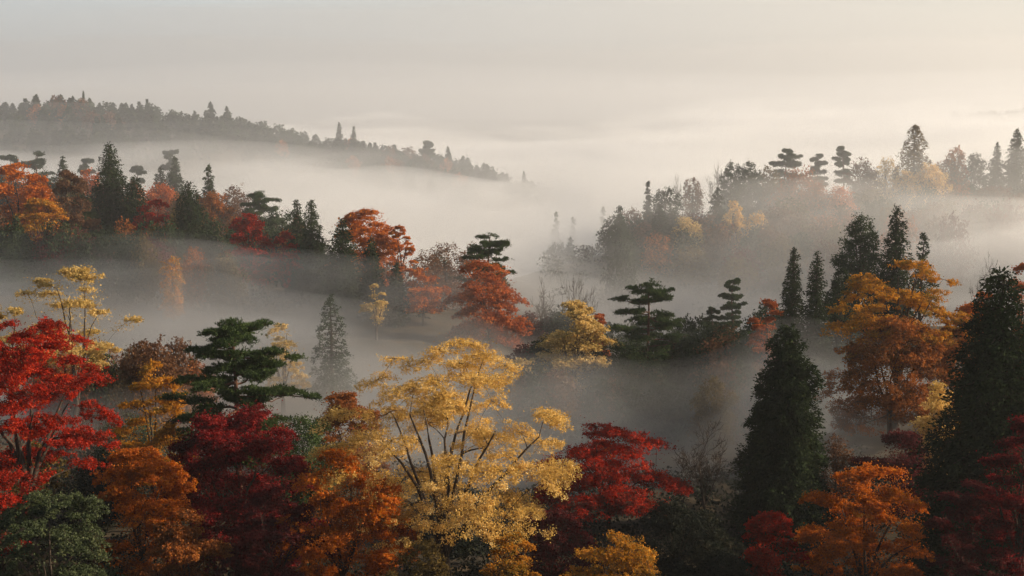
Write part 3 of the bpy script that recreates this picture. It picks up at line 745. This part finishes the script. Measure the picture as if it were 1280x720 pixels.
# right ridge
for px, py in ((820, 262), (880, 232), (940, 216), (1000, 206), (1060, 206), (1120, 208), (1180, 206), (1260, 196), (1400, 190), (1700, 180)):
    z = at(px, py, 330)[2] - 13
    cpt(px, 330, z, 1.5); cpt(px, 365, z - 5); cpt(px, 290, z - 6); cpt(px, 255, z - 13); cpt(px, 225, z - 17); cpt(px, 430, z - 26)
# hill shoulder added out of view to the right, to shade the low ground
for D, lift in ((45, -22), (65, -20), (90, -14), (115, -8), (140, -2), (175, 0), (215, 0), (260, -6)):
    for px, z in ((1850, -10), (2050, -2), (2300, 4), (2700, 6), (3400, 5)):
        cpt(px, D, ZC + z + lift, 2)
CT = np.array(ctrl)

PRO_R = np.log(np.array([1, 8, 20, 45, 65, 100, 150, 220, 300, 450, 700, 1200, 3000, 9000]))
PRO_Z = ZC + np.array([-2, -4, -12, -23, -28, -32, -36, -40, -48, -58, -64, -68, -75, -80.])


def ground_z(x, y):
    x = np.atleast_1d(np.asarray(x, float)); y = np.atleast_1d(np.asarray(y, float))
    r = np.hypot(x, y); a = np.arctan2(x, y); lr = np.log(np.maximum(np.abs(np.where(np.abs(a) < 1.2, y, r)), 1.0))
    z0 = np.interp(lr, PRO_R, PRO_Z)
    num = z0 * 0.05; den = np.full_like(z0, 0.05)
    for i in range(0, len(x), 4000):
        da = (a[i:i + 4000, None] - CT[None, :, 0]) / 0.055
        dl = (lr[i:i + 4000, None] - CT[None, :, 1]) / 0.085
        k = np.exp(-np.minimum(da * da + dl * dl, 60)) * CT[None, :, 3]
        num[i:i + 4000] += k @ CT[:, 2]; den[i:i + 4000] += k.sum(1)
    return num / den


def polar_grid(a0, a1, na, r0, r1, nr):
    aa = np.linspace(a0, a1, na); rr = np.exp(np.linspace(math.log(r0), math.log(r1), nr))
    A, Rr = np.meshgrid(aa, rr)
    return Rr * np.sin(A), Rr * np.cos(A), na, nr


def grid_faces(na, nr, off=0, flip=False):
    i = np.arange(nr - 1)[:, None] * na; j = np.arange(na - 1)[None, :]
    q = np.stack([i + j, i + na + j, i + na + j + 1, i + j + 1], -1).reshape(-1, 4) + off
    return q[:, ::-1] if flip else q


X, Y, na, nr = polar_grid(-math.pi, math.pi, 361, 2.0, 4200, 180)
Z = ground_z(X.ravel(), Y.ravel())
rg = np.random.default_rng(5)
Z += rg.normal(size=Z.shape) * 0.15
Zg = Z.reshape(nr, na); Zg[:, -1] = Zg[:, 0]
vv = np.stack([X.ravel(), Y.ravel(), Zg.ravel()], 1)
fc = grid_faces(na, nr)
ctr = len(vv)
vv = np.concatenate([vv, [[0, 0, ZC - 2]]])
tri = np.array([[ctr, j, j + 1, ctr] for j in range(na - 1)])
me = quads_mesh('ground', vv, fc)
me.materials.append(GROUND)
g = bpy.data.objects.new('ground', me); col.objects.link(g)
tag(g, 'wooded valley floor and hillsides under the trees', 'ground', kind='structure')


# ------------------------------------------------------------------ plant the trees
protos = {}


def link(name, data, parent=None):
    o = bpy.data.objects.new(name, data)
    col.objects.link(o)
    if parent:
        o.parent = parent
    return o


NAMES = {'maple': 'maple_tree', 'round': 'broadleaf_tree', 'conifer': 'conifer_tree', 'pine': 'pine_tree', 'bare': 'bare_tree', 'shrub': 'shrub', 'weeping': 'weeping_tree'}
CATS = {'maple': 'tree', 'round': 'tree', 'conifer': 'tree', 'pine': 'tree', 'bare': 'tree', 'shrub': 'shrub', 'weeping': 'tree'}
tot = 0
for ti, t in enumerate(TREES):
    kind, D, kw = t['kind'], t['D'], dict(t['kw'])
    topp = at(t['px'], t['py'], D)
    gz = float(ground_z(topp[0], topp[1])[0])
    H = float(np.clip(topp[2] - gz, t['H'] * 0.6, t['H'] * 1.6))
    gz = topp[2] - H
    W = t['w'] * D / F / cp
    pxm = F * 0.8 / D                               # pixels of the 1024 px picture per metre
    rot = kw.pop('rot', (ti * 1.7) % 6.28)
    proto = kw.pop('proto', None)
    bark = kw.pop('bark', None)
    dens = kw.pop('dens', 1.0)
    leaf = max(0.07, kw.pop('leafpx', 1.2 if kind == 'pine' else 1.5) / pxm)
    Hc = H * (1 - kw.get('cb', 0.3))
    N = int(np.clip((4.6 if kind == 'pine' else 4.2) * dens * (W * pxm) * (Hc * pxm), 320, 140000))
    seed = kw.pop('seed', ti + 11)
    key = None
    Hm, Wm = H, W
    if proto:
        key = (kind, proto)
        Hm, Wm = kw.pop('pH'), kw.pop('pW')
    if key in protos:
        tm, cm = protos[key]
    else:
        if proto:
            N = kw.pop('pN')
            leaf = kw.pop('pleaf')
        if kind in ('round', 'shrub', 'weeping'):
            k2 = dict(round=dict(dome=.42, cb=.16, clusters=75, lump=.34, wob=.28), shrub=dict(dome=.35, cb=.04, clusters=75, lump=.32, wob=.3),
                      weeping=dict(dome=.6, cb=.12, clusters=60, lump=.34, wob=.3))[kind]
            k2.update({q: kw[q] for q in ('cb', 'clusters', 'lump', 'dome', 'wob', 'shell') if q in kw})
            tm, cm = make_conifer(seed, Hm, Wm, N, leaf, **k2)
        elif kind == 'maple':
            if D > 120:
                kw.setdefault('twigs', False)
            tm, cm = make_maple(seed, Hm, Wm, N, leaf, **kw)
        elif kind == 'conifer':
            tm, cm = make_conifer(seed, Hm, Wm, N, leaf, **kw)
        elif kind == 'pine':
            if D > 160:
                kw = dict(dict(rise=.2, needle=1.6, thickpad=.10, padk=.22, tj=.75, bend=.05), **kw); kw['per'] = 5
            tm, cm = make_pine(seed, Hm, Wm, N, leaf, **kw)
        else:
            tm, cm = make_bare(seed, Hm, Wm, rmin=0.014 * max(1, 1.0 / pxm * 16), **kw)
        bm_ = bark or (BARK_RED if kind == 'pine' else BARK_GREY if kind == 'bare' else BARK)
        tm.materials.append(bm_)
        if cm:
            cm.materials.append(LM[t['c']])
        if key:
            protos[key] = (tm, cm)
    nm = t['name'] or NAMES[kind]
    if cm is None:
        root = link(nm, tm)
    else:
        root = link(nm, None)
        link('trunk', tm, root)
        co = link('crown', cm, root)
        co.material_slots[0].link = 'OBJECT'
        co.material_slots[0].material = LM[t['c']]
        tot += len(cm.polygons)
    root.location = (topp[0], topp[1], gz)
    root.rotation_euler = (0, 0, rot)
    if proto:
        root.scale = (W / Wm, W / Wm, H / Hm)
    tag(root, t['label'], 'shrub' if nm == 'shrub' else CATS[kind], t['group'])
print('trees', len(TREES), 'leaf faces', tot)

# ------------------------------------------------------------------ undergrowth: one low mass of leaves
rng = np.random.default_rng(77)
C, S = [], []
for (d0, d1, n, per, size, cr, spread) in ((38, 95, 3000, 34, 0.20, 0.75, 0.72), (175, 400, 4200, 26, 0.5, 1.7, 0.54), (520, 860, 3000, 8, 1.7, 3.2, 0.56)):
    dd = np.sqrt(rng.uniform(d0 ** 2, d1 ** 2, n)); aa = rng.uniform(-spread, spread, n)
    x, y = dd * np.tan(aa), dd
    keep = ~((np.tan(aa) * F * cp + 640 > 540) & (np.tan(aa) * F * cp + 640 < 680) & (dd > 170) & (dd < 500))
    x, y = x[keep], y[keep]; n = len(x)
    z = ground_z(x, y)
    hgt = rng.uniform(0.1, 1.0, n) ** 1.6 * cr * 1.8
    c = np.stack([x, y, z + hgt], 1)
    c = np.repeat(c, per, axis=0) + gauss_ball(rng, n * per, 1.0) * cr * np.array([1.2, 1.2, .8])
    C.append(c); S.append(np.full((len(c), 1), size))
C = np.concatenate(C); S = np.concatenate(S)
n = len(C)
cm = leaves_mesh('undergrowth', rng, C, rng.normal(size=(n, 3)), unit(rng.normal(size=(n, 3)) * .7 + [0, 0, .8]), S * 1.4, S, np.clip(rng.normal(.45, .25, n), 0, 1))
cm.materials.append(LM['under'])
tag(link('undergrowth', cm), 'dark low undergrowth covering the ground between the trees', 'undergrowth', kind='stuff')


# ------------------------------------------------------------------ haze and mist
def vol_mat(name, colr, density, aniso, wisp=None):
    m, nt, N, L = new_mat(name)
    out = N.new('ShaderNodeOutputMaterial')
    v = N.new('ShaderNodeVolumePrincipled')
    v.inputs['Color'].default_value = (*colr, 1)
    v.inputs['Density'].default_value = density
    v.inputs['Anisotropy'].default_value = aniso
    if wisp:
        tc = N.new('ShaderNodeTexCoord')
        mp = N.new('ShaderNodeMapping'); mp.inputs['Scale'].default_value = (1 / wisp[0], 1 / wisp[0], 1 / wisp[1])
        mp.inputs['Rotation'].default_value = (0, 0, 0.5)
        L.new(tc.outputs['Object'], mp.inputs['Vector'])
        no = N.new('ShaderNodeTexNoise'); no.inputs['Scale'].default_value = 1.0; no.inputs['Detail'].default_value = 2.0
        no.inputs['Distortion'].default_value = 0.6
        L.new(mp.outputs[0], no.inputs['Vector'])
        mr = N.new('ShaderNodeMapRange'); mr.inputs['From Min'].default_value = 0.44; mr.inputs['From Max'].default_value = 0.64
        mr.inputs['To Min'].default_value = 0.05 * density; mr.inputs['To Max'].default_value = 3.2 * density
        L.new(no.outputs['Fac'], mr.inputs['Value']); L.new(mr.outputs[0], v.inputs['Density'])
        m.cycles.volume_step_rate = wisp[2]
    L.new(v.outputs[0], out.inputs['Volume'])
    return m


HAZE_D = 0.0002
v = np.array([(x, y, z) for z in (ZC - 100, ZC + 14) for y in (-4300, 4300) for x in (-4300, 4300)], float)
f = np.array([(0, 2, 3, 1), (4, 5, 7, 6), (0, 1, 5, 4), (2, 6, 7, 3), (0, 4, 6, 2), (1, 3, 7, 5)])
hm = quads_mesh('haze', v, f, smooth=False)
hm.materials.append(vol_mat('haze_air', (0.86, 0.87, 0.89), HAZE_D, 0.2))
tag(link('haze', hm), 'pale morning haze in the air over the whole valley', 'haze', kind='stuff')


def bank(name, label, where, pts, density, wav, seed, a0, a1, na, r0, r1, nr, sa=0.07, sl=0.10, edge=0.12, aniso=0.5, wisp=None, colr=(0.95, 0.95, 0.95), split=True):
    """a closed body of mist: it lies on the ground and its top follows pts (px, D, py of the mist's top there)"""
    P = []
    for px, D, py in pts:
        P.append((math.atan2((px - 640) / F / cp, 1), math.log(D), at(px, py, D)[2]))
    P = np.array(P)
    X, Y, na, nr = polar_grid(a0, a1, na, r0, r1, nr)
    x, y = X.ravel(), Y.ravel()
    a = np.arctan2(x, y); lr = np.log(np.maximum(y, 1.0))
    da = (a[:, None] - P[None, :, 0]) / sa; dl = (lr[:, None] - P[None, :, 1]) / sl
    k = 1.0 / (da * da + dl * dl + 0.15) ** 2
    top = (k @ P[:, 2]) / k.sum(1)
    top0 = top

    def waves(sd):
        rg = np.random.default_rng(sd)
        w = np.zeros_like(top)
        for _ in range(18):
            lam = wav[1] * math.exp(rg.uniform(-1.0, .9)); th = rg.normal() * .7 + math.pi / 2
            w += np.sin((x * math.cos(th) * .7 + y * math.sin(th)) * 6.283 / lam + rg.uniform(0, 6.28)) * (lam / wav[1]) ** .8
        return w * wav[0] * .3
    gz = ground_z(x, y) - 2.0
    ai = np.linspace(0, 1, na)[None, :]; ri = np.linspace(0, 1, nr)[:, None]
    fe = np.clip(np.minimum(np.minimum(ai, 1 - ai), np.minimum(ri, 1 - ri)) / edge, 0, 1).ravel()
    fe = fe * fe * (3 - 2 * fe)
    # three layers, thinner with height: the mist has no hard upper edge
    for rise, share, lab in [(0, 1.0, label)] if not split else ((-1.3, .42, 'thick lowest layer of ' + label), (-.2, .26, 'lower wisps of ' + label), (1.1, .19, 'thinner upper wisps of ' + label), (2.8, .13, 'thin uppermost veil of ' + label)):
        hgt = np.maximum(top0 + waves(seed * 50 + 20 + int(rise * 10)) * (1 + .22 * (rise + 1.3)) + rise * where - gz, 0) * fe
        lo, hi = gz - 0.05 - .2 * (rise + 1), gz + hgt
        vv = np.concatenate([np.stack([x, y, lo], 1), np.stack([x, y, hi], 1)])
        nn = na * nr
        fs = [grid_faces(na, nr, 0), grid_faces(na, nr, nn, True)]
        ring = list(range(na)) + [i * na + na - 1 for i in range(1, nr)] + [(nr - 1) * na + j for j in range(na - 2, -1, -1)] + [i * na for i in range(nr - 2, 0, -1)]
        ring = np.array(ring); r2 = np.roll(ring, -1)
        fs.append(np.stack([ring, r2, r2 + nn, ring + nn], 1))
        me = quads_mesh(name, vv, np.concatenate(fs))
        me.materials.append(vol_mat(name, colr, density * share, aniso, wisp if rise > -1 or not split else None))
        tag(link(name, me), lab, 'mist', kind='stuff')


WSR = 0.15
# mist in the hollow between the near slope and the middle slope
bank('haze_bank', 'low grey mist in the hollow behind the near maples', 1.3,
     [(-300, 100, 490), (0, 100, 470), (120, 100, 450), (250, 100, 438), (400, 100, 444), (560, 100, 455), (700, 100, 500), (850, 100, 565), (1000, 100, 460), (1100, 100, 490), (1200, 100, 580), (1500, 100, 600),
      (-300, 140, 395), (0, 140, 395), (150, 140, 384), (250, 140, 376), (400, 140, 408), (560, 140, 430), (700, 140, 486), (850, 140, 560), (1000, 140, 540), (1200, 140, 500), (1500, 140, 500),
      (-300, 185, 366), (0, 185, 366), (150, 185, 358), (250, 185, 352), (400, 185, 388), (520, 185, 404), (650, 185, 400), (800, 185, 430), (950, 185, 430), (1100, 185, 380), (1300, 185, 340), (1500, 185, 330)],
     0.026, (2.2, 55), 3, -0.62, 0.62, 150, 84, 205, 70, aniso=.68, wisp=(38.0, 13.0, WSR))
# mist in the valley between the middle slope and the ridges
bank('haze_bank', 'bright mist between the left slope and the two ridges', 4.2,
     [(-300, 230, 318), (0, 230, 312), (200, 230, 300), (400, 230, 292), (550, 230, 290), (700, 230, 288), (850, 230, 335), (1000, 230, 318), (1150, 230, 290), (1300, 230, 275), (1600, 230, 265),
      (-300, 300, 248), (0, 300, 246), (150, 300, 246), (300, 300, 252), (450, 300, 262), (600, 300, 262), (700, 300, 265), (800, 300, 312), (870, 300, 332), (950, 300, 320), (1050, 300, 294), (1150, 300, 284), (1280, 300, 266), (1600, 300, 255),
      (-300, 420, 240), (0, 420, 238), (150, 420, 236), (300, 420, 242), (450, 420, 252), (600, 420, 262), (700, 420, 252), (800, 420, 240), (900, 420, 228), (1050, 420, 222), (1280, 420, 212), (1600, 420, 200),
      (-300, 580, 240), (0, 580, 240), (100, 580, 236), (250, 580, 236), (400, 580, 240), (530, 580, 244), (660, 580, 256), (800, 580, 222), (950, 580, 205), (1100, 580, 195), (1280, 580, 188), (1600, 580, 180)],
     0.022, (3.0, 110), 9, -0.62, 0.62, 150, 205, 690, 90, aniso=.35, wisp=(85.0, 22.0, WSR))
# the sea of mist beyond the ridges: a long swell that rises to the right
bank('haze_bank', 'pale mist sea rolling beyond the ridges', 5.0,
     [(-400, 640, 290), (0, 640, 290), (300, 640, 280), (500, 640, 270), (640, 640, 262), (-400, 740, 280), (0, 740, 280), (300, 740, 270), (500, 740, 255), (650, 740, 248), (800, 700, 214), (1000, 700, 200), (1280, 700, 186), (1700, 700, 176),
      (-400, 900, 200), (0, 900, 200), (300, 900, 204), (500, 900, 206), (650, 900, 208), (760, 900, 196), (900, 900, 182), (1050, 900, 172), (1280, 900, 164), (1700, 900, 158),
      (-400, 1150, 160), (0, 1150, 165), (300, 1150, 172), (480, 1150, 178), (600, 1150, 184), (700, 1150, 184), (800, 1150, 172), (880, 1150, 154), (960, 1150, 146), (1050, 1150, 143), (1150, 1150, 147), (1280, 1150, 150), (1700, 1150, 146),
      (-400, 1450, 190), (300, 1450, 190), (600, 1450, 196), (760, 1450, 190), (1000, 1450, 172), (1280, 1450, 160), (1700, 1450, 156)],
     0.030, (3.0, 160), 21, -0.62, 0.62, 170, 600, 1500, 90, aniso=.05, wisp=(170.0, 20.0, WSR))
# warm thin mist drifting in front of the right ridge
bank('haze_bank', 'thin sunlit mist drifting before the right ridge', 4.0,
     [(px, D, y) for px, y in ((760, 235), (900, 215), (1050, 200), (1200, 190), (1300, 185), (1800, 180)) for D in (200, 250, 320, 400)],
     0.0023, (2.0, 60), 31, 0.06, 0.66, 90, 185, 420, 40, edge=.3, aniso=.6, split=False)
# thin mist over the left slope
bank('haze_bank', 'thin grey mist drifting across the left slope', 4.0,
     [(px, D, y) for px, y in ((-500, 165), (0, 172), (200, 178), (400, 215), (560, 262), (680, 300)) for D in (205, 240, 290, 380)],
     0.0010, (2.0, 60), 37, -0.62, 0.06, 90, 200, 400, 40, edge=.3, aniso=.4, split=False)
# thin tall haze standing over the far country, higher with distance
bank('haze_bank', 'thin tall haze over the far valley', 4.0,
     [(px, D, y0 + 9 * math.sin(px * .006 + D * .002)) for px in (-500, -150, 0, 150, 300, 450, 640, 800, 1000, 1150, 1300, 1500, 1800) for D, y0 in ((170, 190), (300, 150), (450, 118), (700, 104), (1100, 88), (1700, 55), (2600, 0), (3800, -60))],
     0.0008, (0.5, 300), 4, -0.66, 0.66, 60, 150, 4100, 70, edge=.10, aniso=.45, colr=(0.86, 0.87, 0.89), split=False)


# ------------------------------------------------------------------ light
AZ, EL = 84.0, 21.0            # the sun stands to the right and a little ahead, low
sv = Vector((math.sin(rad(AZ)) * math.cos(rad(EL)), math.cos(rad(AZ)) * math.cos(rad(EL)), math.sin(rad(EL))))
sd = bpy.data.lights.new('sun', 'SUN')
sd.energy = 5.0
sd.angle = rad(1.5)
sd.color = (1.0, 0.83, 0.62)
so = bpy.data.objects.new('sun', sd)
so.rotation_euler = sv.to_track_quat('Z', 'Y').to_euler()
so.location = (200, 100, 200)
col.objects.link(so)

w = bpy.data.worlds.new('World')
sc.world = w
w.use_nodes = True
nt = w.node_tree; nt.nodes.clear()
N, L = nt.nodes, nt.links
wo = N.new('ShaderNodeOutputWorld'); bg = N.new('ShaderNodeBackground')
sk = N.new('ShaderNodeTexSky'); sk.sky_type = 'NISHITA'; sk.sun_disc = False
sk.sun_elevation = rad(EL); sk.sun_rotation = rad(AZ)
sk.air_density = 1.0; sk.dust_density = 2.0; sk.ozone_density = 1.0
bg.inputs['Strength'].default_value = 0.10
hs = N.new('ShaderNodeHueSaturation'); hs.inputs['Saturation'].default_value = 0.9
L.new(sk.outputs[0], hs.inputs['Color'])
# high thin overcast in front of the clear sky: brighter towards the horizon, faint streaks
tc = N.new('ShaderNodeTexCoord')
sx = N.new('ShaderNodeSeparateXYZ'); L.new(tc.outputs['Generated'], sx.inputs[0])
mr = N.new('ShaderNodeMapRange'); mr.inputs['From Min'].default_value = 0.0; mr.inputs['From Max'].default_value = 0.75
mr.inputs['To Min'].default_value = 1.0; mr.inputs['To Max'].default_value = 0.12
L.new(sx.outputs['Z'], mr.inputs['Value'])
mp = N.new('ShaderNodeMapping'); mp.inputs['Scale'].default_value = (2.2, 2.2, 16.0); mp.inputs['Rotation'].default_value = (0.05, 0.03, 0)
L.new(tc.outputs['Generated'], mp.inputs['Vector'])
no = N.new('ShaderNodeTexNoise'); no.inputs['Scale'].default_value = 1.6; no.inputs['Detail'].default_value = 4.0
L.new(mp.outputs[0], no.inputs['Vector'])
m2 = N.new('ShaderNodeMapRange'); m2.inputs['From Min'].default_value = 0.3; m2.inputs['From Max'].default_value = 0.7
m2.inputs['To Min'].default_value = 0.93; m2.inputs['To Max'].default_value = 1.05
L.new(no.outputs['Fac'], m2.inputs['Value'])
mm = N.new('ShaderNodeMath'); mm.operation = 'MULTIPLY'; L.new(mr.outputs[0], mm.inputs[0]); L.new(m2.outputs[0], mm.inputs[1])
vc = N.new('ShaderNodeMix'); vc.data_type = 'RGBA'; vc.blend_type = 'MULTIPLY'; vc.inputs['Factor'].default_value = 1.0
dp = N.new('ShaderNodeVectorMath'); dp.operation = 'DOT_PRODUCT'; dp.inputs[1].default_value = sv
L.new(tc.outputs['Generated'], dp.inputs[0])
gd = N.new('ShaderNodeMapRange'); gd.interpolation_type = 'SMOOTHSTEP'
gd.inputs['From Min'].default_value = -0.45; gd.inputs['From Max'].default_value = 0.75
L.new(dp.outputs['Value'], gd.inputs['Value'])
gm = N.new('ShaderNodeMix'); gm.data_type = 'RGBA'
gm.inputs['A'].default_value = (4.2, 4.6, 4.85, 1); gm.inputs['B'].default_value = (5.8, 5.3, 4.5, 1)
L.new(gd.outputs[0], gm.inputs['Factor']); L.new(gm.outputs['Result'], vc.inputs['A'])
L.new(mm.outputs[0], vc.inputs['B'])
mf = N.new('ShaderNodeMapRange'); mf.inputs['From Min'].default_value = 0.05; mf.inputs['From Max'].default_value = 0.6
mf.inputs['To Min'].default_value = 0.85; mf.inputs['To Max'].default_value = 0.3
L.new(sx.outputs['Z'], mf.inputs['Value'])
mx = N.new('ShaderNodeMix'); mx.data_type = 'RGBA'; L.new(mf.outputs[0], mx.inputs['Factor'])
L.new(hs.outputs[0], mx.inputs['A']); L.new(vc.outputs['Result'], mx.inputs['B'])
L.new(mx.outputs['Result'], bg.inputs['Color']); L.new(bg.outputs[0], wo.inputs['Surface'])

# ------------------------------------------------------------------ render settings
vs = sc.view_settings
vs.view_transform = 'Standard'; vs.look = 'None'; vs.gamma = 1.0; vs.use_curve_mapping = False
vs.exposure = 0.58
cy = sc.cycles
cy.max_bounces = 8; cy.diffuse_bounces = 2; cy.glossy_bounces = 1; cy.transmission_bounces = 2
cy.volume_bounces = 4; cy.transparent_max_bounces = 24
cy.caustics_reflective = False; cy.caustics_refractive = False
cy.use_denoising = True
cy.use_adaptive_sampling = True; cy.adaptive_threshold = 0.02
